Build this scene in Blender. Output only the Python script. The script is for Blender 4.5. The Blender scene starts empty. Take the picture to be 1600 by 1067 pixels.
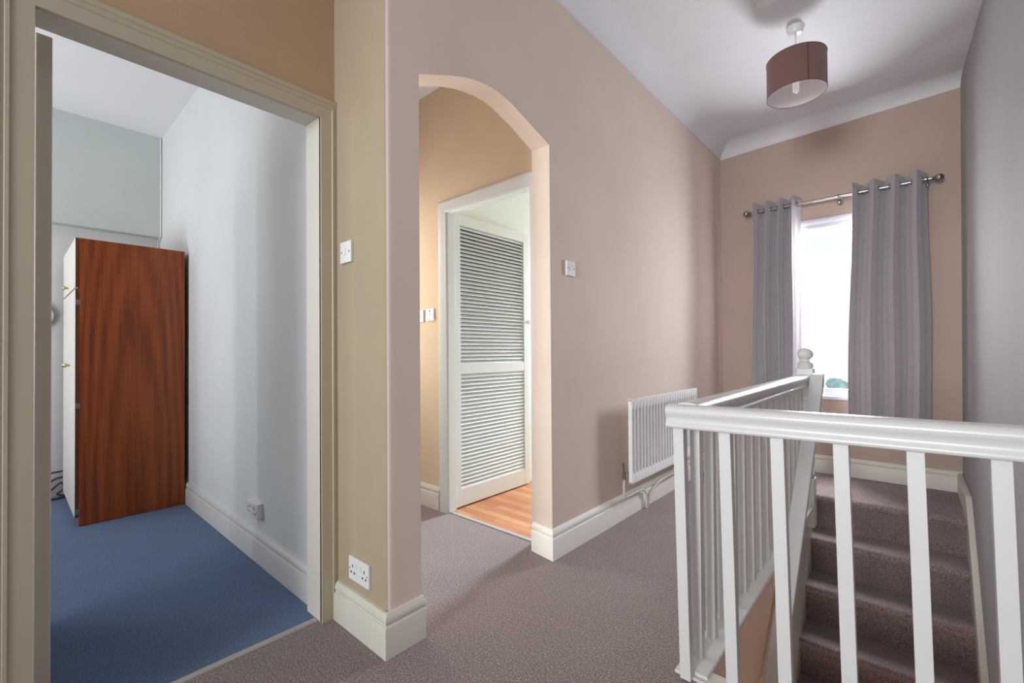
import bpy, bmesh, math, random
from mathutils import Vector, Matrix
random.seed(7)
C = bpy.context.scene.collection
PI = math.pi

# ------------------------------------------------------------------ materials
def s2l(c):
    return tuple(((v / 255.0) / 12.92 if v / 255.0 <= .04045 else ((v / 255.0 + .055) / 1.055) ** 2.4) for v in c) + (1.0,)

class NT:
    def __init__(self, name):
        self.m = bpy.data.materials.new(name); self.m.use_nodes = True
        self.t = self.m.node_tree; self.n = self.t.nodes; self.l = self.t.links
        self.b = self.n['Principled BSDF']
        self.tc = self.n.new('ShaderNodeTexCoord')
    def new(self, kind, **kw):
        o = self.n.new(kind)
        for k, v in kw.items():
            setattr(o, k, v)
        return o
    def link(self, a, b): self.l.new(a, b)
    def mapping(self, scale=(1, 1, 1), rot=(0, 0, 0)):
        mp = self.new('ShaderNodeMapping')
        mp.inputs['Scale'].default_value = scale; mp.inputs['Rotation'].default_value = rot
        self.link(self.tc.outputs['Object'], mp.inputs['Vector']); return mp.outputs['Vector']
    def noise(self, scale, detail=2, rough=.5, vec=None, dist=0):
        o = self.new('ShaderNodeTexNoise')
        o.inputs['Scale'].default_value = scale; o.inputs['Detail'].default_value = detail
        o.inputs['Roughness'].default_value = rough; o.inputs['Distortion'].default_value = dist
        self.link(vec if vec is not None else self.tc.outputs['Object'], o.inputs['Vector']); return o.outputs['Fac']
    def ramp(self, fac, stops):
        o = self.new('ShaderNodeValToRGB'); e = o.color_ramp.elements
        e[0].position, e[0].color = stops[0]; e[1].position, e[1].color = stops[-1]
        for p, c in stops[1:-1]:
            x = e.new(p); x.color = c
        self.link(fac, o.inputs['Fac']); return o.outputs['Color']
    def mix(self, fac, a, b, mode='MIX'):
        o = self.new('ShaderNodeMix', data_type='RGBA', blend_type=mode)
        if isinstance(fac, float): o.inputs[0].default_value = fac
        else: self.link(fac, o.inputs[0])
        for s, v in ((6, a), (7, b)):
            if isinstance(v, tuple): o.inputs[s].default_value = v
            else: self.link(v, o.inputs[s])
        return o.outputs[2]
    def bump(self, h, strength=.2, dist=.01):
        o = self.new('ShaderNodeBump'); o.inputs['Strength'].default_value = strength
        o.inputs['Distance'].default_value = dist
        self.link(h, o.inputs['Height']); self.link(o.outputs['Normal'], self.b.inputs['Normal'])
    def base(self, c):
        if isinstance(c, tuple): self.b.inputs['Base Color'].default_value = c
        else: self.link(c, self.b.inputs['Base Color'])
    def rough(self, v): self.b.inputs['Roughness'].default_value = v
    def metal(self, v): self.b.inputs['Metallic'].default_value = v

def paint(name, rgb, rough=.85, var=.06, nscale=1.6, bump=.06, bscale=60):
    t = NT(name); c = s2l(rgb)
    d = tuple(v * (1 - var) for v in c[:3]) + (1,); u = tuple(min(1, v * (1 + var)) for v in c[:3]) + (1,)
    t.base(t.ramp(t.noise(nscale, 4, .6), [(.3, d), (.7, u)]))
    t.rough(rough); t.bump(t.noise(bscale, 3, .6), bump, .01); return t.m

def plain(name, rgb, rough=.4, metal=0):
    t = NT(name); c = s2l(rgb)
    d = tuple(v * .96 for v in c[:3]) + (1,)
    t.base(t.ramp(t.noise(9, 2), [(.3, d), (.7, c)])); t.rough(rough); t.metal(metal); return t.m

def carpet(name, cols, scale=190, big=2.2, bigamt=.12, bump=.9):
    t = NT(name)
    f = t.noise(scale, 5, .85)
    col = t.ramp(f, [(.35, s2l(cols[0])), (.465, s2l(cols[1])), (.535, s2l(cols[2])), (.65, s2l(cols[3]))])
    b = t.ramp(t.noise(big, 4, .6), [(.3, (1 - bigamt,) * 3 + (1,)), (.7, (1, 1, 1, 1))])
    t.base(t.mix(1.0, col, b, 'MULTIPLY')); t.rough(1.0)
    t.b.inputs['Specular IOR Level'].default_value = .1
    t.b.inputs['Sheen Weight'].default_value = .25
    t.bump(t.noise(scale * .8, 3, .8), bump, .02); return t.m

def wood(name, dark, light, rough=.35):
    t = NT(name)
    # long vertical grain: flame figure from stretched distorted rings plus fine pore streaks
    w = t.new('ShaderNodeTexWave', wave_type='RINGS', rings_direction='SPHERICAL')
    w.inputs['Scale'].default_value = 1.1; w.inputs['Distortion'].default_value = 3.2; w.inputs['Detail'].default_value = 4
    w.inputs['Detail Scale'].default_value = .7; w.inputs['Detail Roughness'].default_value = .55
    t.link(t.mapping((13, 13, 1.3)), w.inputs['Vector'])
    fine = t.noise(1, 5, .65, t.mapping((230, 230, 3.5)))
    mid = t.noise(1, 3, .6, t.mapping((34, 34, 1.0)))
    def mul(a, k):
        o = t.new('ShaderNodeMath', operation='MULTIPLY'); t.link(a, o.inputs[0]); o.inputs[1].default_value = k; return o.outputs[0]
    def add(a, c):
        o = t.new('ShaderNodeMath', operation='ADD'); t.link(a, o.inputs[0]); t.link(c, o.inputs[1]); return o.outputs[0]
    f = add(add(mul(w.outputs['Fac'], .14), mul(fine, .52)), mul(mid, .42))
    t.base(t.ramp(f, [(.34, s2l(dark)), (.76, s2l(light))])); t.rough(rough); return t.m

def laminate(name):
    t = NT(name)
    b = t.new('ShaderNodeTexBrick'); b.offset = .37; b.offset_frequency = 2
    b.inputs['Color1'].default_value = s2l((186, 116, 76)); b.inputs['Color2'].default_value = s2l((216, 160, 116))
    b.inputs['Mortar'].default_value = s2l((150, 92, 58)); b.inputs['Scale'].default_value = 1
    b.inputs['Mortar Size'].default_value = .0012; b.inputs['Brick Width'].default_value = .42; b.inputs['Row Height'].default_value = .065
    t.link(t.tc.outputs['Object'], b.inputs['Vector'])
    g = t.ramp(t.noise(3, 5, .6, t.mapping((3, 26, 1))), [(.3, (.80, .76, .72, 1)), (.7, (1, 1, 1, 1))])
    t.base(t.mix(1.0, b.outputs['Color'], g, 'MULTIPLY')); t.rough(.45); return t.m

def fabric(name, rgb, s=420, rough=.95, amt=.16):
    t = NT(name); c = s2l(rgb)
    d = tuple(v * (1 - amt) for v in c[:3]) + (1,); u = tuple(min(1, v * (1 + amt)) for v in c[:3]) + (1,)
    h = t.noise(1, 2, .7, t.mapping((s * .25, s * .25, s)))
    v = t.noise(1, 2, .7, t.mapping((s, s, s * .12)))
    f = t.new('ShaderNodeMath', operation='ADD'); t.link(h, f.inputs[0]); t.link(v, f.inputs[1])
    g = t.new('ShaderNodeMath', operation='MULTIPLY'); t.link(f.outputs[0], g.inputs[0]); g.inputs[1].default_value = .5
    t.base(t.ramp(g.outputs[0], [(.35, d), (.65, u)])); t.rough(rough)
    t.b.inputs['Sheen Weight'].default_value = .2
    t.bump(g.outputs[0], .3, .004); return t.m

def glass(name):
    t = NT(name)
    tr = t.new('ShaderNodeBsdfTransparent'); tr.inputs['Color'].default_value = (.97, .98, 1, 1)
    gl = t.new('ShaderNodeBsdfGlossy'); gl.inputs['Roughness'].default_value = .02
    mx = t.new('ShaderNodeMixShader'); mx.inputs[0].default_value = .05
    t.link(tr.outputs[0], mx.inputs[1]); t.link(gl.outputs[0], mx.inputs[2])
    t.link(mx.outputs[0], t.n['Material Output'].inputs['Surface']); return t.m

M = {}
M['hall_wall'] = paint('beige_wall_paint', (222, 204, 190), var=.04)
M['warm_wall'] = paint('warm_beige_wall_paint', (206, 183, 155), var=.05)
M['warm_wall_shaded'] = paint('warm_beige_wall_paint_shaded', (190, 158, 126), var=.05)  # darker copy of the warm wall paint; dimness over the door in the colour
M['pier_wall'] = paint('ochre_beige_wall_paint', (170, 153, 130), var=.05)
M['far_wall'] = paint('taupe_wall_paint', (186, 164, 150), var=.04)
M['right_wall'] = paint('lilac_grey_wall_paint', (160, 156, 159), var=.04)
M['ceiling'] = paint('white_textured_ceiling_paint', (222, 221, 225), var=.03, bump=.35, bscale=45)
M['bed_wall'] = paint('pale_blue_grey_wall_paint', (212, 215, 216), var=.03)
M['bed_bulk'] = paint('grey_green_wall_paint', (196, 203, 202), var=.03)
M['bed_ceil'] = paint('bedroom_ceiling_paint', (232, 232, 234), var=.02)
M['room_wall'] = paint('pale_cream_green_paint', (232, 246, 244), var=.02)
M['trim'] = paint('cream_gloss_paint', (212, 206, 194), rough=.42, var=.03, bump=.03, bscale=25)
M['frame'] = paint('brushed_cream_paint', (190, 176, 154), rough=.45, var=.05, bump=.05, bscale=25)
M['white'] = paint('white_gloss_paint', (214, 213, 211), rough=.28, var=.02, bump=.03, bscale=18)
M['louvre'] = paint('white_satin_paint', (226, 238, 240), rough=.4, var=.02, bump=.02)
M['radiator'] = plain('white_enamel', (248, 247, 247), .25)
M['win_trim'] = paint('white_satin_window_paint', (206, 207, 214), rough=.4, var=.02, bump=.02)
M['trim_lit'] = paint('cream_gloss_paint_lit', (244, 240, 232), rough=.35, var=.02, bump=.03)  # lighter copy of the cream gloss; light on the hall skirting put into its colour
M['plastic'] = plain('white_plastic', (232, 230, 230), .3)
M['upvc'] = plain('white_upvc', (222, 226, 236), .3)
M['dark'] = plain('dark_gap', (40, 34, 32), .8)
M['chrome'] = plain('brushed_steel', (170, 168, 165), .22, 1)
M['brass'] = plain('dull_brass', (190, 170, 125), .3, 1)
M['carpet'] = carpet('mauve_brown_carpet', [(78, 63, 60), (124, 107, 103), (150, 133, 130), (204, 190, 188)], scale=150, bump=.4)
M['stair_carpet'] = carpet('stair_carpet', [(84, 68, 67), (132, 113, 111), (158, 138, 136), (206, 190, 189)], scale=150, big=4, bigamt=.2, bump=.5)
M['blue'] = carpet('blue_carpet', [(54, 74, 108), (82, 108, 148), (97, 125, 166), (124, 149, 186)], scale=150, big=1.4, bigamt=.2, bump=.6)
M['laminate'] = laminate('oak_strip_laminate')
M['wardrobe'] = wood('red_brown_wood_veneer', (100, 40, 12), (168, 84, 34))
M['wardrobe_dark'] = wood('dark_wood_edge', (70, 32, 16), (120, 62, 32))
M['door_face'] = plain('pale_cream_laminate', (226, 220, 212), .35)
M['curtain'] = fabric('grey_taupe_linen', (176, 169, 173))
M['shade'] = fabric('brown_taupe_shade_fabric', (122, 90, 84), s=700, amt=.08)
M['shade_in'] = plain('pale_shade_lining', (214, 204, 204), .8)
M['seam'] = fabric('brown_seam', (92, 66, 62), s=700, amt=.05)
M['bulb'] = plain('frosted_bulb', (248, 246, 240), .25)
M['glass'] = glass('window_glass')
M['cable'] = plain('dark_grey_cable', (52, 54, 62), .5)
M['cable_white'] = plain('white_cable', (226, 226, 226), .5)
M['hoop'] = plain('grey_cream_plastic', (186, 186, 178), .5)
M['leaf'] = paint('blue_green_foliage', (150, 186, 184), var=.25, nscale=6)
M['bark'] = paint('brown_bark', (96, 78, 62), var=.2)
M['ground'] = paint('pale_ground', (236, 238, 236), var=.05)
M['strip'] = plain('grey_edge_strip', (176, 172, 168), .5)
M['fascia'] = paint('pinkish_beige_panel', (236, 204, 180), var=.04)

# ------------------------------------------------------------------ object helpers
def tag(o, label=None, cat=None, group=None, kind=None):
    if label: o['label'] = label
    if cat: o['category'] = cat
    if group: o['group'] = group
    if kind: o['kind'] = kind
    return o

def wloc(p):
    v = Vector((0, 0, 0))
    while p is not None:
        v = v + p.location; p = p.parent
    return v

def thing(name, label, cat, loc=(0, 0, 0), group=None):
    o = bpy.data.objects.new(name, None); C.objects.link(o); o.location = loc
    o.empty_display_size = .1
    return tag(o, label, cat, group)

def obj(name, bm, mat, parent=None, smooth=None, bevel=0, local=False):
    """finish a bmesh given in world coordinates as one mesh object"""
    bmesh.ops.recalc_face_normals(bm, faces=bm.faces)
    if parent is not None and not local:
        bmesh.ops.translate(bm, verts=bm.verts, vec=-wloc(parent))
    me = bpy.data.meshes.new(name); bm.to_mesh(me); bm.free()
    mats = mat if isinstance(mat, (list, tuple)) else [mat]
    for m in mats: me.materials.append(m)
    if smooth is not None:
        for p in me.polygons: p.use_smooth = True
        me.set_sharp_from_angle(angle=math.radians(smooth))
    o = bpy.data.objects.new(name, me); C.objects.link(o)
    if parent is not None: o.parent = parent
    if bevel:
        md = o.modifiers.new('edge', 'BEVEL'); md.width = bevel; md.segments = 2; md.limit_method = 'ANGLE'
        md.angle_limit = math.radians(50)
    return o

def struct(name, bm, mat, smooth=None, bevel=0, label=None):
    o = obj(name, bm, mat, None, smooth, bevel); o['kind'] = 'structure'
    if label: o['label'] = label
    return o

def B(): return bmesh.new()

def box(bm, x0, x1, y0, y1, z0, z1, mi=0):
    v = [bm.verts.new((x, y, z)) for x in (x0, x1) for y in (y0, y1) for z in (z0, z1)]
    for f in ((0, 1, 3, 2), (4, 6, 7, 5), (0, 4, 5, 1), (2, 3, 7, 6), (0, 2, 6, 4), (1, 5, 7, 3)):
        bm.faces.new([v[i] for i in f]).material_index = mi
    return v

def bx(*a): b = B(); box(b, *a); return b

def prism(bm, pts, vec):
    """extrude the closed 3-D polygon pts along vec"""
    a = [bm.verts.new(p) for p in pts]; b = [bm.verts.new(Vector(p) + Vector(vec)) for p in pts]
    n = len(pts)
    bm.faces.new(a); bm.faces.new(b[::-1])
    for i in range(n):
        bm.faces.new((a[i], b[i], b[(i + 1) % n], a[(i + 1) % n]))

def loft(bm, A, Bp, cap=True):
    a = [bm.verts.new(p) for p in A]; b = [bm.verts.new(p) for p in Bp]; n = len(A)
    for i in range(n): bm.faces.new((a[i], b[i], b[(i + 1) % n], a[(i + 1) % n]))
    if cap: bm.faces.new(a); bm.faces.new(b[::-1])

def sweep(bm, path, prof, O, U, V, N, side=1, cap=True):
    """sweep a closed profile (a = offset in the plane to the left of travel * side, b = along N) along a mitred open path in plane U,V"""
    O, U, V, N = map(Vector, (O, U, V, N)); P = [Vector(p) for p in path]; rings = []
    for i, p in enumerate(P):
        d1 = (P[i] - P[i - 1]).normalized() if i > 0 else None
        d2 = (P[i + 1] - P[i]).normalized() if i < len(P) - 1 else None
        n1 = Vector((-d1.y, d1.x)) if d1 else None; n2 = Vector((-d2.y, d2.x)) if d2 else None
        if n1 and n2:
            m = (n1 + n2); m = m / max(.2, (1 + n1.dot(n2)))
        else: m = n1 or n2
        ring = []
        for a, b in prof:
            q = p + m * a * side
            ring.append(bm.verts.new(O + U * q.x + V * q.y + N * b))
        rings.append(ring)
    n = len(prof)
    for r, s in zip(rings, rings[1:]):
        for i in range(n): bm.faces.new((r[i], s[i], s[(i + 1) % n], r[(i + 1) % n]))
    if cap: bm.faces.new(rings[0][::-1]); bm.faces.new(rings[-1])

def tube(bm, pts, r, seg=10, cap=True):
    P = [Vector(p) for p in pts]; rings = []; prev = None
    for i, p in enumerate(P):
        d = (P[min(i + 1, len(P) - 1)] - P[max(i - 1, 0)]).normalized()
        ref = prev if prev is not None else (Vector((0, 0, 1)) if abs(d.z) < .9 else Vector((1, 0, 0)))
        u = (ref - d * ref.dot(d)).normalized(); v = d.cross(u); prev = u
        rr = r[i] if isinstance(r, (list, tuple)) else r
        rings.append([bm.verts.new(p + (u * math.cos(2 * PI * k / seg) + v * math.sin(2 * PI * k / seg)) * rr) for k in range(seg)])
    for a, b in zip(rings, rings[1:]):
        for k in range(seg): bm.faces.new((a[k], b[k], b[(k + 1) % seg], a[(k + 1) % seg]))
    if cap: bm.faces.new(rings[0][::-1]); bm.faces.new(rings[-1])

def lathe(bm, c, prof, axis='z', seg=28, cap=True):
    c = Vector(c); rings = []
    for r, h in prof:
        ring = []
        for k in range(seg):
            a = 2 * PI * k / seg; p, q = r * math.cos(a), r * math.sin(a)
            ring.append(bm.verts.new(c + Vector({'z': (p, q, h), 'x': (h, p, q), 'y': (p, h, q)}[axis])))
        rings.append(ring)
    for a, b in zip(rings, rings[1:]):
        for k in range(seg): bm.faces.new((a[k], b[k], b[(k + 1) % seg], a[(k + 1) % seg]))
    if cap: bm.faces.new(rings[0][::-1]); bm.faces.new(rings[-1])

def torus(bm, c, R, r, axis='y', seg=28, seg2=8):
    c = Vector(c); rings = []
    for i in range(seg):
        a = 2 * PI * i / seg; ring = []
        for j in range(seg2):
            b = 2 * PI * j / seg2; q = R + r * math.cos(b); p = (q * math.cos(a), q * math.sin(a), r * math.sin(b))
            ring.append(bm.verts.new(c + Vector({'z': p, 'y': (p[0], p[2], p[1]), 'x': (p[2], p[0], p[1])}[axis])))
        rings.append(ring)
    for i in range(seg):
        a, b = rings[i], rings[(i + 1) % seg]
        for j in range(seg2): bm.faces.new((a[j], b[j], b[(j + 1) % seg2], a[(j + 1) % seg2]))

def smoothpts(pts, n=6):
    P = [Vector(p) for p in pts]; out = []
    for i in range(len(P) - 1):
        p0, p1, p2, p3 = P[max(i - 1, 0)], P[i], P[i + 1], P[min(i + 2, len(P) - 1)]
        for k in range(n):
            t = k / n
            out.append(.5 * ((2 * p1) + (p2 - p0) * t + (2 * p0 - 5 * p1 + 4 * p2 - p3) * t * t + (3 * p1 - p0 - 3 * p2 + p3) * t ** 3))
    return out + [P[-1]]

# ------------------------------------------------------------------ levels and planes
XL = -1.46            # hall wall with the arch
XB = -1.85            # wall with the bedroom door
YF = 4.93             # window wall
ZC = 3.22
def xt(y): return .32 + .034 * (YF - y)
def xr(y, z=0): return .287 + (xt(y) - .287) * max(0, z) / 3.2

# ------------------------------------------------------------------ floors
b = B()
box(b, XB - .03, XL, -1.6, 1.04, -.22, 0)                    # landing beside the bedroom door
box(b, XL, .62, -1.6, 1.56, -.22, 0)
box(b, XL, -.60, 1.56, 4.98, -.22, 0)                        # passage beside the stairwell
box(b, -3.4, XL, 1.04, 2.075, -.22, 0)                    # lobby behind the arch
struct('floor', b, M['carpet'], label='mauve brown carpet of the landing')
struct('floor_bedroom', bx(-5.2, XB - .03, -2.9, .93, -.2, 0), M['blue'], label='blue carpet of the bedroom')
struct('floor_laminate', bx(-2.6, XL, 2.075, 5.7, -.2, -.003), M['laminate'], label='wood strip laminate beyond the arch')
b = B()
prism(b, [(-1.898, -.0, 0), (-1.870, -.0, 0), (-1.872, -.0, .004), (-1.884, 0, .007), (-1.896, 0, .004)], (0, .89, 0))
struct('trim_threshold', b, M['strip'], label='pale threshold strip of the bedroom doorway')
struct('trim_laminate_edge', bx(-2.42, -1.66, 2.055, 2.085, -.01, .005), M['strip'], bevel=.003)

# ------------------------------------------------------------------ hall walls
# pier: plan polygon with a rounded near corner
pts = [(-1.97, .94)]
for k in range(7):
    a = -PI / 2 + PI / 2 * k / 6
    pts.append((XL - .022 + .022 * math.cos(a), .962 + .022 * math.sin(a)))
pts += [(XL, .98), (-1.60, .98), (-1.60, 1.06), (-1.97, 1.06)]
b = B(); prism(b, [(x, y, -.2) for x, y in pts], (0, 0, 3.5))
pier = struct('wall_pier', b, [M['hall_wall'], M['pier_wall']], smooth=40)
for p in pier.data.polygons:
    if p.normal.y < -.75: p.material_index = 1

# arch wall: outline with the arch, front and back curves slightly different
arch_f = [(1.094, 2.233), (1.16, 2.261), (1.229, 2.290), (1.30, 2.318), (1.367, 2.340), (1.43, 2.353), (1.489, 2.360), (1.54, 2.361),
          (1.588, 2.357), (1.66, 2.342), (1.731, 2.319), (1.79, 2.300), (1.847, 2.280), (1.905, 2.262), (1.962, 2.243)]
arch_b = [(1.10, 2.240), (1.19, 2.282), (1.25, 2.308), (1.318, 2.337), (1.40, 2.362), (1.467, 2.376), (1.54, 2.384), (1.597, 2.385),
          (1.65, 2.378), (1.702, 2.363), (1.76, 2.346), (1.816, 2.329), (1.875, 2.305), (1.93, 2.283), (1.985, 2.259)]
f = [(.98, 3.3), (.98, -.2), (1.094, -.2)] + arch_f + [(1.962, -.2), (5.05, -.2), (5.05, 3.3)]
g = [(.98, 3.3), (.98, -.2), (1.10, -.2)] + arch_b + [(1.985, -.2), (5.05, -.2), (5.05, 3.3)]
b = B(); loft(b, [(XL, y, z) for y, z in f], [(-1.60, y, z) for y, z in g])
b.normal_update(); bmesh.ops.triangulate(b, faces=[q for q in b.faces if len(q.verts) > 4], ngon_method='EAR_CLIP')
struct('wall_left', b, M['hall_wall'], smooth=25, label='pinkish beige wall with the arched opening')

# wall with the bedroom door (opening y .04 .. .885, z 2.115)
b = B()
box(b, -1.97, XB, -1.6, .04, -.2, 3.3); box(b, -1.97, XB, .885, .94, -.2, 3.3); box(b, -1.97, XB, .04, .885, 2.13, 3.3)
struct('wall_bedroom_door', b, M['warm_wall_shaded'])
# window wall with its opening
WX0, WX1, WZ0, WZ1 = -.98, -.06, .70, 2.23
b = B()
box(b, XL - .2, WX0, YF, YF + .22, -3, 3.3); box(b, WX1, .7, YF, YF + .22, -3, 3.3)
box(b, WX0, WX1, YF, YF + .22, -3, WZ0); box(b, WX0, WX1, YF, YF + .22, WZ1, 3.3)
struct('wall_far', b, M['far_wall'], label='taupe wall with the curtained window')
# right wall, very slightly out of square
b = B(); 
for za, zb in ((-3, 0), (0, 3.3)):
    loft(b, [(xr(-1.6, za), -1.6, za), (xr(5.1, za), 5.1, za), (.85, 5.1, za), (.85, -1.6, za)], [(xr(-1.6, zb), -1.6, zb), (xr(5.1, zb), 5.1, zb), (.85, 5.1, zb), (.85, -1.6, zb)])
struct('wall_right', b, M['right_wall'])
# ceiling and coving
struct('ceiling', bx(XB - .15, .80, -1.6, 5.1, ZC, ZC + .12), M['ceiling'])
def cove(d, h):
    out = [(-.004, ZC + .02), (-.004, ZC - h)]
    for k in range(13):
        t = PI / 2 * k / 12
        out.append((.006 + (d - .006) * (1 - math.cos(t)) * .75 + (d - .006) * .25 * k / 12, ZC - h + h * (math.sin(t) * .75 + .25 * k / 12)))
    return out + [(d, ZC + .02)]
b = B(); pr = cove(.150, .130)
sweep(b, [(XL, -1.6), (XL, YF)], pr, (0, 0, 0), (1, 0, 0), (0, 1, 0), (0, 0, 1), side=-1)
struct('trim_coving_left', b, M['ceiling'], smooth=60)
b = B(); A = [(XL, YF - a, z) for a, z in pr]
h2 = .068 / .130
E2 = [(.40, YF - a, ZC + (z - ZC) * h2 if z < ZC else z) for a, z in pr]
loft(b, A, E2); struct('trim_coving_far', b, M['ceiling'], smooth=60)

# ------------------------------------------------------------------ lobby, room beyond
b = B(); box(b, -3.4, -2.42, 2.05, 2.115, -.2, 3.2); box(b, -1.66, -1.6, 2.05, 2.115, -.2, 3.2); box(b, -2.42, -1.66, 2.05, 2.115, 2.10, 3.2)
struct('wall_lobby', b, M['warm_wall'])
b = B(); box(b, -3.5, -3.3, 1.05, 2.2, -.2, 3.2)
struct('wall_lobby_left', b, M['warm_wall'])
struct('ceiling_lobby', bx(-3.4, -1.6, 1.05, 2.1, 3.01, 3.1), M['ceiling'])
b = B(); box(b, -2.62, -2.485, 2.115, 5.7, -.2, 3.1)
struct('wall_inner_room', b, M['room_wall'])
struct('ceiling_inner_room', bx(-2.6, -1.6, 2.115, 5.7, 3.0, 3.1), M['ceiling'])
b = B(); box(b, -2.6, -2.42, 5.6, 5.8, -.2, 3.1); box(b, -1.72, -1.5, 5.6, 5.8, -.2, 3.1); box(b, -2.42, -1.72, 5.6, 5.8, -.2, .7); box(b, -2.42, -1.72, 5.6, 5.8, 2.4, 3.1)
struct('wall_inner_room_far', b, M['room_wall'])

# architraves
ARCH = [(0, 0), (0, .012), (.008, .016), (.03, .016), (.042, .022), (.068, .024), (.078, .018), (.085, .012), (.085, 0)]
b = B()   # inner door: front face at y = 2.05, projecting towards -y; path runs up, across, down
sweep(b, [(-2.418, 0), (-2.418, 2.096), (-1.662, 2.096), (-1.662, 0)], [(a * .98, q) for a, q in ARCH], (0, 2.05, 0), (1, 0, 0), (0, 0, 1), (0, -1, 0), side=1)
bmesh.ops.bisect_plane(b, geom=b.verts[:] + b.edges[:] + b.faces[:], plane_co=(-1.603, 0, 0), plane_no=(1, 0, 0), clear_outer=True)
struct('trim_inner_door', b, M['white'], smooth=35, label='moulded white architrave of the doorway beyond the arch')
b = B(); box(b, -2.42, -2.411, 2.05, 2.116, 0, 2.10); box(b, -1.67, -1.66, 2.05, 2.116, 0, 2.10); box(b, -2.411, -1.67, 2.05, 2.116, 2.09, 2.10)
struct('trim_inner_door_lining', b, M['louvre'], bevel=.002)
# bedroom door: flat boards with fluted outer edge
BA = [(0, 0), (0, .018), (.045, .018), (.048, .0215), (.056, .0215), (.058, .019), (.066, .019), (.068, .022), (.084, .022), (.09, .017), (.09, 0)]
b = B()
sweep(b, [(.052, 0), (.052, 2.105), (.872, 2.105), (.872, 0)], BA, (XB, 0, 0), (0, 1, 0), (0, 0, 1), (1, 0, 0), side=1)
bmesh.ops.bisect_plane(b, geom=b.verts[:] + b.edges[:] + b.faces[:], plane_co=(0, .9385, 0), plane_no=(0, 1, 0), clear_outer=True)
struct('trim_bedroom_door', b, M['frame'], smooth=35, label='cream painted architrave around the bedroom doorway')
b = B(); box(b, -1.975, XB + .012, .885 - .013, .887, 0, 2.135); box(b, -1.975, XB + .012, .038, .052, 0, 2.135); box(b, -1.975, XB + .012, .052, .872, 2.115, 2.135)
struct('trim_bedroom_door_lining', b, M['trim'], bevel=.002)

# skirting boards
SK = [(0, 0), (.022, 0), (.022, .108), (.020, .114), (.015, .116), (.014, .120), (.017, .124), (.0185, .131), (.0185, .139), (.015, .148), (.011, .153), (.009, .158), (0, .160)]
def skirt(name, path, side, label=None, mat='trim'):
    b = B(); sweep(b, path, SK, (0, 0, 0), (1, 0, 0), (0, 1, 0), (0, 0, 1), side=side)
    return struct(name, b, M[mat], smooth=30, label=label)
skirt('baseboard_pier', [(XB + .026, .94), (XL, .94), (XL, 1.10)], -1, 'cream skirting around the foot of the pier')
skirt('baseboard_left', [(-1.606, 1.985), (XL, 1.962), (XL, YF)], -1, 'cream skirting under the radiator', 'trim_lit')
skirt('baseboard_far', [(XL, YF), (.287, YF)], -1)
skirt('baseboard_lobby', [(-3.3, 2.05), (-2.503, 2.05)], -1)
skirt('baseboard_bedroom', [(-5.03, .915), (-1.97, .915)], -1, mat='white', label= 'white skirting of the bedroom beside the blue carpet')

# ------------------------------------------------------------------ bedroom shell
struct('wall_bedroom_right', bx(-5.3, -1.97, .915, 1.045, -.2, 3.2), M['bed_wall'])
b = B(); box(b, -5.3, -5.06, -2.9, .92, -.2, 2.2)
struct('wall_bedroom_far', b, M['bed_wall'])
struct('wall_bedroom_bulkhead', bx(-5.3, -4.95, -2.9, .92, 2.15, 3.2), M['bed_bulk'], label='grey upper wall projecting above the wardrobe')
struct('ceiling_bedroom', bx(-5.3, -1.97, -2.9, .92, 3.035, 3.15), M['bed_ceil'])
b = B(); box(b, -5.3, -4.2, -3.0, -2.8, -.2, 3.2); box(b, -2.9, -1.9, -3.0, -2.8, -.2, 3.2); box(b, -4.2, -2.9, -3.0, -2.8, -.2, .8); box(b, -4.2, -2.9, -3.0, -2.8, 2.4, 3.2)
struct('wall_bedroom_window_side', b, M['bed_wall'])

# ------------------------------------------------------------------ open bedroom door (seen on its hinge edge)
d = thing('door_2', 'cream bedroom door standing open, seen on its hinge edge', None, (-1.99, .06, 0)); d['kind'] = 'structure'
b = bx(-2.72, -1.985, .058, .094, .012, 2.107); obj('door_leaf', b, M['trim'], d, bevel=.003)
# ------------------------------------------------------------------ louvred door
LX = -2.43
d = thing('door_1', 'white louvred door standing open beyond the arch', None, (LX, 2.12, 0)); d['kind'] = 'structure'
y0, y1, zb, zt = 2.122, 2.950, .008, 2.112
b = B()
box(b, LX - .035, LX, y0, y0 + .058, zb, zt); box(b, LX - .035, LX, y1 - .058, y1, zb, zt)
box(b, LX - .034, LX - .001, y0 + .058, y1 - .058, 2.040, zt); box(b, LX - .034, LX - .001, y0 + .058, y1 - .058, .958, 1.028)
box(b, LX - .034, LX - .001, y0 + .058, y1 - .058, zb, .132)
obj('door_frame', b, M['louvre'], d, bevel=.0015)
for za, zc, n in ((1.028, 2.040, 36), (.132, .958, 29)):
    b = B(); pit = (zc - za) / n
    for k in range(n):
        zc0 = za + pit * (k + .5)
        t = .0035
        # slats lean: top edge to the back
        P = [(LX - .004, zc0 - .0112), (LX - .004 - t * .6, zc0 - .0132), (LX - .028, zc0 + .0100), (LX - .028 + t, zc0 + .0128)]
        prism(b, [(x, y0 + .056, z) for x, z in P], (0, y1 - y0 - .112, 0))
    obj('louvre_slats', b, M['louvre'], d)
b = bx(LX - .034, LX - .031, y0 + .05, y1 - .05, .1, 2.06); obj('slat_gap_shade', b, M['cable'], d)  # dark sheet standing in for the shade between the slats
b = B(); lathe(b, (LX, y1 - .025, 1.365), [(.008, 0), (.008, .012), (.017, .018), (.019, .028), (.012, .035)], 'x', 18); obj('door_knob', b, M['plastic'], d, smooth=40)
for z in (.28, 1.80):
    b = B(); tube(b, [(LX + .003, y0 - .004, z), (LX + .003, y0 - .004, z + .075)], .0055, 8); obj('hinge', b, M['brass'], d)

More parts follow.
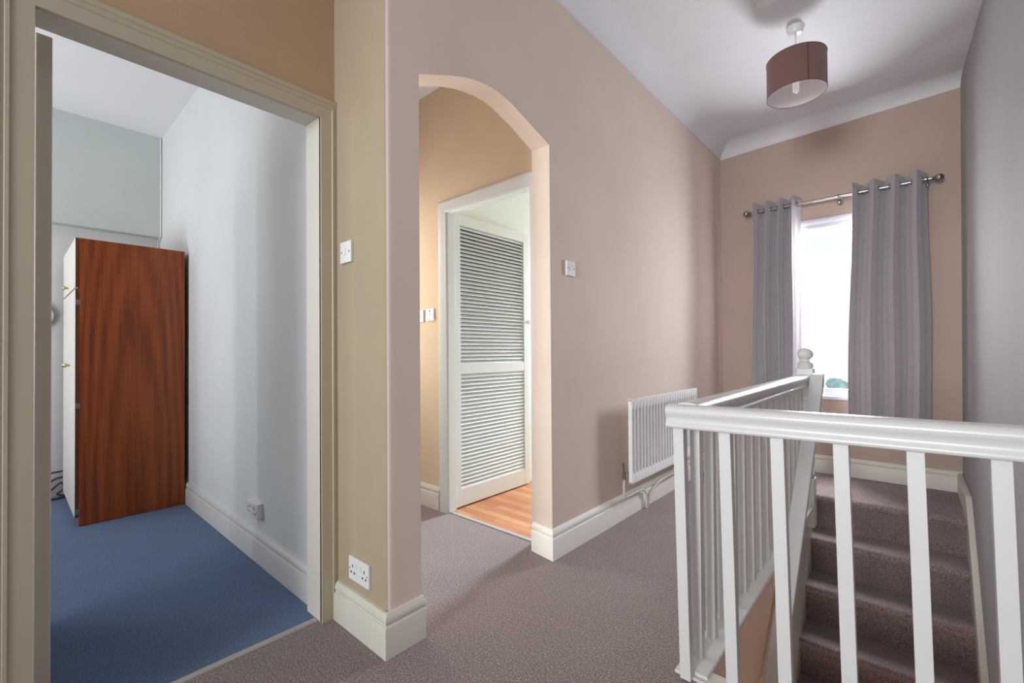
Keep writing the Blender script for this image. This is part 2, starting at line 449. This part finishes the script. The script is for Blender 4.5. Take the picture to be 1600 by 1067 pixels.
# ------------------------------------------------------------------ window
w = thing('window_1', 'white framed window between the grey curtains', None, (-.52, YF, .7)); w['kind'] = 'structure'
b = B()
WA = [(0, 0), (0, .006), (.008, .012), (.03, .012), (.034, .006), (.05, .008), (.054, .016), (.066, .020), (.085, .020), (.095, .014), (.10, 0)]
sweep(b, [(WX0 + .012, WZ0 - .02), (WX0 + .012, WZ1 - .012), (WX1 - .012, WZ1 - .012), (WX1 - .012, WZ0 - .02)], WA, (0, YF, 0), (1, 0, 0), (0, 0, 1), (0, -1, 0), side=1)
obj('architrave', b, M['win_trim'], w, smooth=35)
b = B()
for (x0, x1, z0, z1) in ((WX0, WX0 + .06, WZ0, WZ1), (WX1 - .06, WX1, WZ0, WZ1), (WX0 + .06, WX1 - .06, WZ0, WZ0 + .062), (WX0 + .06, WX1 - .06, WZ1 - .05, WZ1)):
    box(b, x0, x1, YF + .03, YF + .10, z0, z1)
obj('window_frame', b, M['upvc'], w, bevel=.006)
obj('sill', bx(WX0 - .02, WX1 + .02, YF - .016, YF + .05, WZ0 - .035, WZ0 + .001), M['upvc'], w, bevel=.008)
obj('pane', bx(WX0 + .05, WX1 - .05, YF + .062, YF + .068, WZ0 + .05, WZ1 - .04), M['glass'], w)

# ------------------------------------------------------------------ curtain pole and curtains
RY, RZ = 4.822, 2.452
p = thing('curtain_pole', 'brushed steel curtain pole with ball finials above the window', 'curtain pole', (-.5, RY, RZ))
b = B(); tube(b, [(-1.15, RY, RZ - .003), (.14, RY, RZ + .003)], .0125, 14); obj('rod', b, M['chrome'], p, smooth=40)
for s, x in ((-1, -1.15), (1, .14)):
    b = B(); pr = [(.012, 0), (.016, .004), (.012, .012), (.013, .014)] + [(max(.002, .029 * math.sin(a)), .042 - .029 * math.cos(a)) for a in [PI * (.16 + .84 * k / 10) for k in range(11)]]
    lathe(b, (x, RY, RZ), [(r, h * s) for r, h in pr], 'x', 18); obj('finial', b, M['chrome'], p, smooth=50)
for x in (-1.125, -.455, .115):
    b = B(); tube(b, [(x, YF - .002, RZ - .03), (x, RY, RZ - .03)], .007, 8); lathe(b, (x, YF, RZ - .03), [(.026, -.012), (.026, 0)], 'y', 16)
    torus(b, (x, RY, RZ), .0175, .005, 'x', 16, 6); lathe(b, (x, RY, RZ - .045), [(.003, -.012), (.010, -.008), (.012, 0), (.010, .008), (.005, .022)], 'z', 12)
    obj('bracket', b, M['chrome'], p, smooth=50)

def curtain(name, label, x0t, x1t, x0b, x1b, zt, zb, waves, ph, amp, seed):
    rnd = random.Random(seed)
    t = thing(name, label, 'curtain', ((x0t + x1t) / 2, RY, zb))
    nx, nz = 150, 40
    jit = [rnd.uniform(-.25, .25) for _ in range(12)]
    b = B(); rows = []
    for j in range(nz + 1):
        v = j / nz; z = zt + (zb - zt) * v; row = []
        for i in range(nx + 1):
            u = i / nx
            x = (x0t + (x1t - x0t) * u) * (1 - v) + (x0b + (x1b - x0b) * u) * v
            th = 2 * PI * waves * u + ph + v * (jit[0] + jit[1] * math.sin(3 * u)) * 1.2
            s = math.sin(th)
            sq = math.copysign(abs(s) ** .7, s)                    # fold shape: fuller pleats
            a = amp * (1 + .25 * v * math.sin(5 * u + jit[2] * 9)) * (1 - .15 * v)
            y = RY - a * sq + .010 * v * math.sin(9 * u + 4 * v + jit[3] * 5)
            dx = .016 * math.sin(2 * th) * (.6 + .4 * v) + .006 * math.sin(7 * v + 4 * u)
            zz = z + (.006 * sq if j == 0 else 0)
            row.append(b.verts.new((x + dx, y, zz)))
        rows.append(row)
    for r, q in zip(rows, rows[1:]):
        for i in range(nx): b.faces.new((r[i], r[i + 1], q[i + 1], q[i]))
    o = obj('curtain_fabric', b, M['curtain'], t, smooth=180)
    md = o.modifiers.new('thick', 'SOLIDIFY'); md.thickness = .003; md.offset = 0
    k = 0
    while True:                                                     # eyelets where the fold crosses the pole
        u = (PI * k - ph) / (2 * PI * waves)
        k += 1
        if u < 0.02: continue
        if u > .985: break
        x = x0t + (x1t - x0t) * u
        b = B(); torus(b, (x, RY, RZ), .021, .0055, 'x', 20, 8); obj('eyelet', b, M['chrome'], t, smooth=60)
    return t
curtain('curtain', 'grey linen eyelet curtain to the newel post side of the window', -1.135, -.735, -1.165, -.765, 2.525, .43, 3.7, .5, .060, 3)
curtain('curtain', 'wider grey linen eyelet curtain near the lilac side wall', -.365, .112, -.425, .105, 2.525, .43, 3.5, 1.1, .066, 8)

# ------------------------------------------------------------------ staircase
ST = thing('staircase', 'carpeted stair flight descending behind the white balusters', 'stairs', (-.17, 4.15, -.25))
rise, go = .25, .241
def nose_y(k): return 4.146 - go * k
x0s, x1s = -.572, .233
for k in range(0, 9):
    zt = -rise * k; yn = nose_y(k); yb = (nose_y(k - 1) + .035) if k else YF
    b = B()
    # tread with rolled nosing plus the riser beneath it
    pr = [(yb + .01, zt), (yn + .035, zt)]
    for q in range(9):
        a = PI / 2 + PI * q / 8
        pr.append((yn + .026 + .026 * math.cos(a), zt - .026 + .026 * math.sin(a)))
    pr += [(yn + .03, zt - .06), (yn + .032, zt - rise - .004), (yb + .01, zt - rise - .004)]
    if k == 0: pr = [(4.906, 0)] + pr[1:-1] + [(4.906, -rise)]
    xa = (-.572 if k else -.603)
    prism(b, [(xa, y, z) for y, z in pr], (.272 - xa, 0, 0))
    obj('carpeted_step', b, M['stair_carpet'], ST, smooth=40)
# string against the wall on the right
b = B()
sl = rise / go
def sz(y): return -(4.146 - y) * sl
yt, yl = 4.30, 1.9
P = [(4.905, .152), (4.20, .148), (4.14, sz(4.14) + .105), (yl, sz(yl) + .105), (yl, sz(yl) - .4), (4.1, -.4), (4.905, -.2)]
loft(b, [(.2865, y, z) for y, z in P], [(.256, y, z) for y, z in P]); obj('wall_string', b, M['trim'], ST, bevel=.004)
# string below the sloping plank on the passage side
b = B()
P = [(3.885, sz(3.885) + .40), (yl, sz(yl) + .40), (yl, sz(yl) - .5), (3.98, -.62), (3.98, -.15)]
prism(b, [(-.60, y, z) for y, z in P], (.033, 0, 0)); obj('outer_string', b, M['trim'], ST, bevel=.003)

# stairwell lining under the landing
b = B(); box(b, -.64, -.540, 1.60, 2.86, -.40, -.002); box(b, -.64, -.602, 2.86, 3.78, -.40, -.002)
struct('trim_stairwell_fascia', b, M['fascia'])
b = B(); box(b, -.70, -.625, 1.55, 4.9, -3, -.38)
struct('wall_stairwell_left', b, M['fascia'])
b = B(); box(b, -.66, .6, 1.50, 1.56, -3, -.20)
struct('wall_stairwell_near', b, M['fascia'])

# ------------------------------------------------------------------ balustrade
BL = thing('balustrade', 'white painted landing balustrade with square balusters and turned newel', 'balustrade', (-.58, 1.55, 0))
# handrail section (a across, z)
def rail_prof(w):
    h = w / 2
    r = []
    right = [(h * .5, .9385), (h * .85, .932), (h * .98, .923), (h * .98, .915), (h * .90, .907), (h * .77, .900), (h * .71, .892), (h * .72, .885), (h * .80, .879), (h * .89, .875), (h * .91, .869), (h * .85, .863), (h * .74, .861)]
    left = [(-a, z) for a, z in right[::-1]]
    return [(0, .940)] + right + left
RC = -.575                                                           # centre line of the side rail
b = B(); pr = rail_prof(.095)
loft(b, [(RC + a, 1.55, z) for a, z in pr], [(RC + a, 3.80, z) for a, z in pr]); obj('handrail', b, M['white'], BL, smooth=50)
b = B(); pr = rail_prof(.085)
tz = .004
loft(b, [(-.634, 1.543 + a, z - .006) for a, z in pr], [(.385, 1.543 + a, z + tz) for a, z in pr]); obj('handrail', b, M['white'], BL, smooth=50)
# front balusters (lean very slightly, as the old rail does)
def bal(x0, y0, w, d, z0, z1, lean):
    b = B(); A = [(x0 + lean, y0, z0), (x0 + lean + w, y0, z0), (x0 + lean + w, y0 + d, z0), (x0 + lean, y0 + d, z0)]
    loft(b, A, [(x0, y0, z1), (x0 + w, y0, z1), (x0 + w, y0 + d, z1), (x0, y0 + d, z1)]); return b
for x in (-.619, -.470, -.322, -.167, -.013, .136):
    o = obj('baluster', bal(x, 1.53, .0355, .034, .004, .866, .016), M['white'], BL, bevel=.0015)
side0 = obj('baluster', bal(0, 0, .034, .034, .016, .870, 0), M['white'], BL, bevel=.0015, local=True)
base = wloc(BL)
for k in range(15):
    o = side0 if k == 0 else side0.copy()
    if k: C.objects.link(o); o.parent = BL
    o.location = Vector((-.604, 1.648 + .1432 * k, 0)) - base
# base rails
BR = [(-.045, 0), (.046, 0), (.05, .004), (.05, .014), (.046, .019), (-.041, .019), (-.045, .015)]
b = B(); loft(b, [(-.575 + a, 1.57, z - .0) for a, z in BR], [(-.575 + a, 3.78, z) for a, z in BR]); obj('base_rail', b, M['white'], BL, smooth=30)
b = B(); loft(b, [(-.63, 1.585 + a * .75, z - .010) for a, z in BR], [(.40, 1.585 + a * .75, z - .010) for a, z in BR]); obj('base_rail', b, M['trim'], BL, smooth=30)
# newel post
NX, NY = -.572, 3.835
n = thing('newel_post', None, None, (NX - base.x, NY - base.y, -.14 - base.z)); n.parent = BL
def sq(bm, x, y, z0, z1, h): box(bm, x - h, x + h, y - h, y + h, z0, z1)
b = B(); sq(b, NX, NY, -.14, .20, .05); obj('lower_block', b, M['white'], n, bevel=.004)
b = B()
lathe(b, (NX, NY, 0), [(.046, .20), (.049, .22), (.044, .235), (.036, .245), (.040, .262), (.046, .30), (.047, .36), (.043, .44), (.037, .52), (.032, .58), (.030, .60), (.038, .605), (.042, .615), (.038, .625),
                      (.031, .632), (.036, .645), (.039, .68), (.036, .72), (.031, .745), (.040, .752), (.043, .762), (.040, .772), (.034, .785), (.046, .805)], 'z', 28)
obj('turned_shaft', b, M['white'], n, smooth=35)
b = B(); sq(b, NX, NY, .805, .985, .05); obj('upper_block', b, M['white'], n, bevel=.006)
b = B()
pr = [(.046, .985), (.049, .992), (.049, 1.000), (.044, 1.008), (.047, 1.013), (.048, 1.020), (.040, 1.028), (.030, 1.034), (.027, 1.042), (.030, 1.046)]
pr += [(max(.003, .0485 * math.sin(a)), 1.087 - .046 * math.cos(a)) for a in [PI * (.2 + .8 * k / 12) for k in range(13)]]
lathe(b, (NX, NY, 0), pr, 'z', 28); obj('ball_finial', b, M['white'], n, smooth=40)
# sloping plank handrail of the stair
b = B()
def pz(y): return .03 + .93 * (y - 2.775)
P = [(3.745, pz(3.72) + .03), (3.738, pz(3.72) + .046), (3.715, pz(3.70) + .054), (3.68, pz(3.68) + .036), (3.62, pz(3.62)), (1.75, pz(1.75)), (1.75, pz(1.75) - .055), (3.745, pz(3.745) - .055)]
prism(b, [(-.528, y, z) for y, z in P], (.078, 0, 0)); obj('stair_handrail', b, M['white'], BL, bevel=.006)

# ------------------------------------------------------------------ radiator
R = thing('radiator', 'white panel radiator low on the pinkish beige wall', 'radiator', (XL, 3.3, .2))
ry0, ry1, rz0, rz1, rf = 2.70, 3.895, .258, .795, -1.362
b = B(); nseg = 24 * 8; NZ = [rz0, rz0 + .055, rz0 + .066, rz1 - .066, rz1 - .055, rz1]
cols = []
for i in range(nseg + 1):
    u = i / nseg; y = ry0 + (ry1 - ry0) * u; ph = (u * 24) % 1
    g = .5 - .5 * math.cos(2 * PI * ph); g = min(1, max(0, (g - .25) * 2.2)); m = 0 if (u < .012 or u > .988) else 1
    cols.append([b.verts.new((rf - (.013 * g * m if 2 <= j <= 3 else 0), y, z)) for j, z in enumerate(NZ)])
for a, c in zip(cols, cols[1:]):
    for j in range(len(NZ) - 1): b.faces.new((a[j], c[j], c[j + 1], a[j + 1]))
# edges wrap back
bk = rf - .022
for col, s in ((cols[0], 1), (cols[-1], 1)):
    back = [b.verts.new((bk, v.co.y, v.co.z)) for v in col]
    for j in range(len(NZ) - 1): b.faces.new((col[j], col[j + 1], back[j + 1], back[j]))
box(b, bk - .001, rf - .0005, ry0, ry1, rz1 - .004, rz1 + .004); box(b, bk - .001, rf - .0005, ry0, ry1, rz0 - .004, rz0 + .004)
box(b, bk - .002, bk, ry0, ry1, rz0, rz1)
obj('panel', b, M['radiator'], R, smooth=50)
for y in (ry0 + .2, ry1 - .2):
    obj('wall_bracket', bx(XL + .001, bk, y - .02, y + .02, rz0 + .05, rz1 - .05), M['radiator'], R)
b = B(); tube(b, [(-1.40, ry0 + .005, .315), (-1.40, ry0 - .035, .315)], .011, 10); tube(b, [(-1.40, ry0 - .035, .285), (-1.40, ry0 - .035, .33)], .013, 12)
tube(b, [(-1.40, ry0 - .036, .33), (-1.40, ry0 - .048, .395)], [.007, .005], 10)
obj('valve', b, M['chrome'], R, smooth=40)
b = B(); tube(b, smoothpts([(-1.40, ry0 - .035, .285), (-1.405, ry0 - .03, .22), (-1.412, ry0 - .012, .165), (-1.424, ry0 + .03, .148), (-1.424, 2.94, .146), (-1.424, 3.00, .130), (-1.424, 3.032, .09), (-1.424, 3.037, .0)]), .0085, 10)
obj('pipe', b, M['trim'], R, smooth=60)
b = B(); tube(b, smoothpts([(-1.40, ry1 - .02, .26), (-1.405, ry1 - .02, .18), (-1.424, ry1 - .08, .146), (-1.424, 3.30, .142), (-1.424, 3.18, .118), (-1.424, 3.10, .08), (-1.424, 3.068, .04), (-1.424, 3.062, .0)]), .0085, 10)
obj('pipe', b, M['trim'], R, smooth=60)

# ------------------------------------------------------------------ pendant lamp
PX, PY = -.538, 3.417
L = thing('pendant_lamp', 'taupe drum pendant lamp hanging from the landing ceiling', 'lamp', (PX, PY, 2.78))
b = B(); lathe(b, (PX, PY, 0), [(.034, ZC - .045), (.040, ZC - .042), (.052, ZC - .006), (.053, ZC)], 'z', 28); obj('ceiling_rose', b, M['plastic'], L, smooth=40)
b = B(); tube(b, [(PX, PY, ZC - .045), (PX, PY, 2.965)], .0032, 8); lathe(b, (PX, PY, 0), [(.006, 3.155), (.010, 3.178)], 'z', 12); obj('cord', b, M['cable_white'], L)
b = B(); z0, z1, r = 2.782, 3.012, .168
for (rr, mi) in ((r, 0), (r - .0018, 1)):
    rg = [[b.verts.new((PX + rr * math.cos(2 * PI * k / 64), PY + rr * math.sin(2 * PI * k / 64), z)) for k in range(64)] for z in (z0, z1)]
    for k in range(64): b.faces.new((rg[0][k], rg[0][(k + 1) % 64], rg[1][(k + 1) % 64], rg[1][k])).material_index = mi
o = obj('lamp_shade', b, [M['shade'], M['shade_in']], L, smooth=60)
for z in (z0, z1):
    b = B(); torus(b, (PX, PY, z), r, .0022, 'z', 64, 6); obj('shade_rim', b, M['seam'], o, smooth=60)
b = B(); a0 = math.radians(-59)
prism(b, [(PX + (r + e) * math.cos(a), PY + (r + e) * math.sin(a), z0) for a, e in ((a0 - .02, .0003), (a0 + .02, .0003), (a0 + .02, .0012), (a0 - .02, .0012))], (0, 0, z1 - z0))
obj('shade_seam', b, M['seam'], o)
b = B()
for k in range(3): tube(b, [(PX, PY, 2.985), (PX + r * math.cos(k * 2.094 + .4), PY + r * math.sin(k * 2.094 + .4), 2.985)], .0018, 6)
torus(b, (PX, PY, 2.985), .022, .002, 'z', 18, 6); obj('shade_carrier', b, M['chrome'], L)
b = B(); lathe(b, (PX, PY, 0), [(.020, 2.90), (.020, 2.955), (.014, 2.965)], 'z', 18); obj('bulb_holder', b, M['plastic'], L, smooth=40)
b = B()
for dx, dy in ((-.012, -.008), (.012, -.008), (0, .013)):
    tube(b, [(PX + dx, PY + dy, 2.90), (PX + dx, PY + dy, 2.80), (PX + dx * .8, PY + dy * .8, 2.792)], [.0085, .0085, .004], 12)
obj('bulb', b, M['bulb'], L, smooth=50)

# ------------------------------------------------------------------ wall plates. local frame: u right along the wall, z up, n out of the wall
def plate(name, label, cat, O, U, N, w, h, kind):
    O, U, N = Vector(O), Vector(U), Vector(N)
    t = thing(name, label, cat, O)
    def bxl(u0, u1, z0, z1, n0, n1):
        b = B(); P = [O + U * u + Vector((0, 0, z)) + N * n for u in (u0, u1) for z in (z0, z1) for n in (n0, n1)]
        v = [b.verts.new(q) for q in P]
        for f in ((0, 1, 3, 2), (4, 6, 7, 5), (0, 4, 5, 1), (2, 3, 7, 6), (0, 2, 6, 4), (1, 5, 7, 3)): b.faces.new([v[i] for i in f])
        return b
    dep = .012 if kind != 'bed' else .030
    obj('face_plate', bxl(-w / 2, w / 2, -h / 2, h / 2, 0, dep), M['plastic'], t, bevel=.0025)
    f = dep
    if kind == 'switch':
        obj('rocker', bxl(-.006, .006, -.013, .013, f - .001, f + .004), M['plastic'], t, bevel=.001)
        for u in (-.32 * w * 1.1, .32 * w * 1.1): obj('screw', bxl(u - .003, u + .003, -.003, .003, f - .001, f + .0008), M['dark'], t)
    elif kind == 'isolator':
        obj('rocker', bxl(-.006, .006, -.008, .014, f - .001, f + .004), M['plastic'], t, bevel=.001)
        obj('indicator', bxl(-.006, .006, .022, .033, f - .001, f + .0012), M['dark'], t)
        obj('marking', bxl(-.016, .014, -.032, -.028, f - .001, f + .0008), M['cable'], t)
    else:
        for c in (-w * .25, w * .25):
            obj('rocker', bxl(c * .52 - .006, c * .52 + .006, .008, .030, f - .001, f + .004), M['plastic'], t, bevel=.001)
            for du, z0, z1, q in ((0, .006, .018, .0028), (-.012, -.018, -.010, .004), (.012, -.018, -.010, .004)):
                obj('pin_hole', bxl(c * 1.15 + du - q, c * 1.15 + du + q, z0, z1, f - .001, f + .0008), M['dark'], t)
        for u in (-w * .43, w * .43): obj('screw', bxl(u - .0025, u + .0025, -.0025, .0025, f - .001, f + .0008), M['cable'], t)
    return t
plate('light_switch', 'white light switch beside the bedroom door architrave', 'light switch', (-1.740, .94, 1.535), (1, 0, 0), (0, -1, 0), .088, .088, 'switch')
plate('light_switch', 'white light switch on the pinkish wall to the side of the arch', 'light switch', (XL, 2.147, 1.592), (0, 1, 0), (1, 0, 0), .086, .086, 'switch')
plate('power_socket', 'white double power socket low on the pier above the skirting', 'power socket', (-1.645, .94, .252), (1, 0, 0), (0, -1, 0), .150, .093, 'socket')
plate('power_socket', 'white surface-mounted socket above the bedroom skirting', 'power socket', (-2.675, .915, .275), (1, 0, 0), (0, -1, 0), .150, .082, 'bed')
plate('isolator_switch', 'white fused switch plate with dark indicator beside the inner doorway', 'switch', (-2.605, 2.05, 1.39), (1, 0, 0), (0, -1, 0), .088, .088, 'isolator')
plate('light_switch', 'white switch plate half hidden behind the arch edge', 'light switch', (-2.725, 2.05, 1.385), (1, 0, 0), (0, -1, 0), .088, .088, 'switch')

# ------------------------------------------------------------------ wardrobe
W = thing('wardrobe', 'tall red-brown wood wardrobe with pale doors on the blue carpet', 'wardrobe', (-4.5, .6, 0))
wx0, wx1, wy0, wy1, wz = -4.95, -4.06, .318, .889, 1.885
b = B()
box(b, wx1 - .018, wx1, wy0, wy1, .003, wz); box(b, wx0, wx0 + .018, wy0, wy1, .003, wz); box(b, wx0 + .018, wx1 - .018, wy0, wy1, wz - .018, wz - .001)
box(b, wx0 + .018, wx1 - .018, wy0 + .03, wy1, .05, .07); box(b, wx0 + .018, wx1 - .018, wy1 - .006, wy1 - .001, .07, wz - .018); box(b, wx0 + .018, wx1 - .018, wy0 + .03, wy0 + .045, .003, .05)
box(b, wx0 + .018, wx1 - .018, wy0 + .01, wy1 - .01, 1.545, 1.563)
obj('carcass', b, M['wardrobe'], W, bevel=.001)
def wdoor(x0, x1, z0, z1, kx, kz):
    b = B(); box(b, x0, x1, wy0 - .019, wy0 - .002, z0, z1)
    o = obj('door', b, [M['door_face'], M['wardrobe_dark']], W, bevel=.001)
    for p in o.data.polygons:
        if abs(p.normal.x) > .7: p.material_index = 1
    b = B(); lathe(b, (kx, wy0 - .019, kz), [(.006, 0), (.006, -.012), (.014, -.016), (.016, -.026), (.010, -.032)], 'y', 16)
    obj('knob', b, M['brass'], o, smooth=40)
xm = -4.488
wdoor(xm + .003, wx1, .06, 1.548, xm + .06, 1.045); wdoor(wx0, xm - .003, .06, 1.548, xm - .06, 1.045)
wdoor(wx0, wx1, 1.560, wz, -4.55, 1.60)
for z in (1.462, .787, .10):
    obj('hinge', bx(wx1 - .002, wx1 + .003, wy0 - .016, wy0 + .006, z - .017, z + .017), M['chrome'], W, bevel=.001)

# ------------------------------------------------------------------ bedroom oddments
b = B(); torus(b, (-5.045, .140, 1.43), .107, .011, 'x', 40, 10)
tag(obj('hanging_hoop', b, M['hoop'], smooth=60), 'round pale hoop hung on the bedroom wall behind the open door', 'hoop')
for pts, lab in (
    ([(-5.0, .05, .05), (-5.0, .20, .185), (-5.0, .28, .205), (-4.98, .40, .215)], 'dark cable lying highest of the loose run behind the wardrobe'),
    ([(-5.0, .05, .02), (-5.0, .20, .110), (-5.0, .27, .155), (-4.98, .40, .165)], 'dark cable in the middle of the loose run behind the wardrobe'),
    ([(-5.0, .10, .008), (-5.0, .22, .06), (-4.99, .29, .12), (-4.99, .305, .07), (-4.99, .27, .035), (-4.98, .33, .010), (-4.97, .40, .008)], 'dark cable curled in a loop on the blue carpet'),
    ([(-4.96, .05, .008), (-4.95, .20, .012), (-4.95, .26, .008), (-4.96, .40, .02)], 'dark cable lying flat along the blue carpet')):
    b = B(); tube(b, smoothpts(pts), .0075, 8); tag(obj('loose_cable', b, M['cable'], smooth=60), lab, 'cable', 'loose cables behind the wardrobe')
b = B(); tube(b, smoothpts([(-4.945, .905, 3.03), (-4.942, .905, 2.9), (-4.944, .907, 2.6), (-4.943, .906, 2.2), (-4.945, .906, 2.155), (-4.99, .905, 2.135), (-5.05, .905, 2.08), (-5.053, .905, 1.5)]), .006, 8)
tag(obj('corner_cable', b, M['cable_white'], smooth=60), 'thin pale cable running down the bedroom corner above the wardrobe', 'cable')

# ------------------------------------------------------------------ outside
struct('ground', bx(-60, 60, 6, 90, -5.2, -5), M['ground'])
T = thing('garden_tree', 'blurred blue-green tree outside the window', 'tree', (-2.65, 25, -5))
b = B(); tube(b, [(-2.65, 25, -5), (-2.7, 25, -3.6), (-2.65, 25, -2)], [.16, .12, .07], 10); obj('trunk', b, M['bark'], T, smooth=60)
b = B()
for k in range(26):
    a = random.uniform(0, 2 * PI); q = random.uniform(0, .62); z = random.uniform(-2.9, -.45); r = random.uniform(.3, .5) * (1 if z < -1.4 else .75)
    c = Vector((-2.65 + q * math.cos(a), 25 + q * math.sin(a), z)); res = bmesh.ops.create_icosphere(b, subdivisions=2, radius=r)
    for v in res['verts']: v.co = v.co * random.uniform(.85, 1.12) + c
obj('crown', b, M['leaf'], T, smooth=180)

# ------------------------------------------------------------------ light
wd = bpy.data.worlds.new('World'); bpy.context.scene.world = wd; wd.use_nodes = True
bg = wd.node_tree.nodes['Background']; bg.inputs['Color'].default_value = (.93, .96, 1.0, 1); bg.inputs['Strength'].default_value = 1.15

def area(name, loc, target, sx, sy, power, col=(1, 1, 1), spread=180):
    d = bpy.data.lights.new(name, 'AREA'); d.shape = 'RECTANGLE'; d.size = sx; d.size_y = sy; d.energy = power; d.color = col; d.spread = math.radians(spread)
    o = bpy.data.objects.new(name, d); C.objects.link(o); o.location = loc
    o.rotation_euler = (Vector(target) - Vector(loc)).to_track_quat('-Z', 'Y').to_euler(); return o
area('hall_window_light', (-.56, 5.24, 1.72), (-.62, 2.0, 1.1), .5, 1.15, 128, (.96, .98, 1))
area('bedroom_window_light', (-2.84, -2.6, 1.75), (-2.79, .9, 1.2), .10, 1.3, 12.5, (.93, .97, 1))
area('bedroom_fill_light', (-3.4, -2.4, 1.0), (-4.8, -.5, 2.8), 1.0, 1.2, 30, (.95, .98, 1), 130)
area('bedroom_side_fill_light', (-4.85, -1.7, 1.7), (-2.2, .9, 1.1), .8, 1.4, 17, (1, .99, .95))  # unseen fill, added to lift the wall shaded by the open door
area('inner_room_light', (-2.05, 5.5, 1.7), (-2.1, 2.0, 1.0), .7, 1.5, 55, (.93, .99, 1))
area('inner_room_beam', (-2.15, 5.45, 2.1), (-2.0, 1.5, 0), .62, 1.5, 17, (.72, .87, 1), 45)
area('lobby_fill_light', (-3.25, 1.56, 1.3), (-1.8, 1.75, 1.1), .5, 1.8, 22, (1, .97, .93))  # unseen fill, added to brighten the lobby wall
area('stairwell_fill_light', (-.15, 1.75, -1.9), (-.3, 3.4, -.4), .6, .6, 6, (1, .93, .86))  # lamp added out of view to brighten the fascia and lower steps
area('landing_fill_light', (-.45, -4.6, 1.9), (-.45, 3, 1.2), 1.4, 1.8, 34, (.93, .98, 1), 60)

# ------------------------------------------------------------------ camera
yaw, pitch, roll = map(math.radians, (41.594, .618, -.422))
cy, sy, cp, sp = math.cos(yaw), math.sin(yaw), math.cos(pitch), math.sin(pitch)
F = Vector((-sy * cp, cy * cp, sp)); R0 = Vector((cy, sy, 0)); U0 = R0.cross(F)
Rr = R0 * math.cos(roll) + U0 * math.sin(roll); Ur = U0 * math.cos(roll) - R0 * math.sin(roll)
cd = bpy.data.cameras.new('camera'); cam = bpy.data.objects.new('camera', cd); C.objects.link(cam)
mw = Matrix((Rr, Ur, -F)).transposed().to_4x4(); mw.translation = Vector((0, 0, 1.12)); cam.matrix_world = mw
cd.sensor_width = 36; cd.sensor_fit = 'HORIZONTAL'; cd.lens = 702.24 / 1600 * 36; cd.shift_y = 8 / 1600; cd.clip_start = .02; cd.clip_end = 300
sc = bpy.context.scene; sc.camera = cam
sc.view_settings.view_transform = 'Standard'; sc.view_settings.look = 'None'; sc.view_settings.exposure = 0
sc.cycles.use_denoising = True
sc.cycles.max_bounces = 10; sc.cycles.diffuse_bounces = 6; sc.cycles.transparent_max_bounces = 12
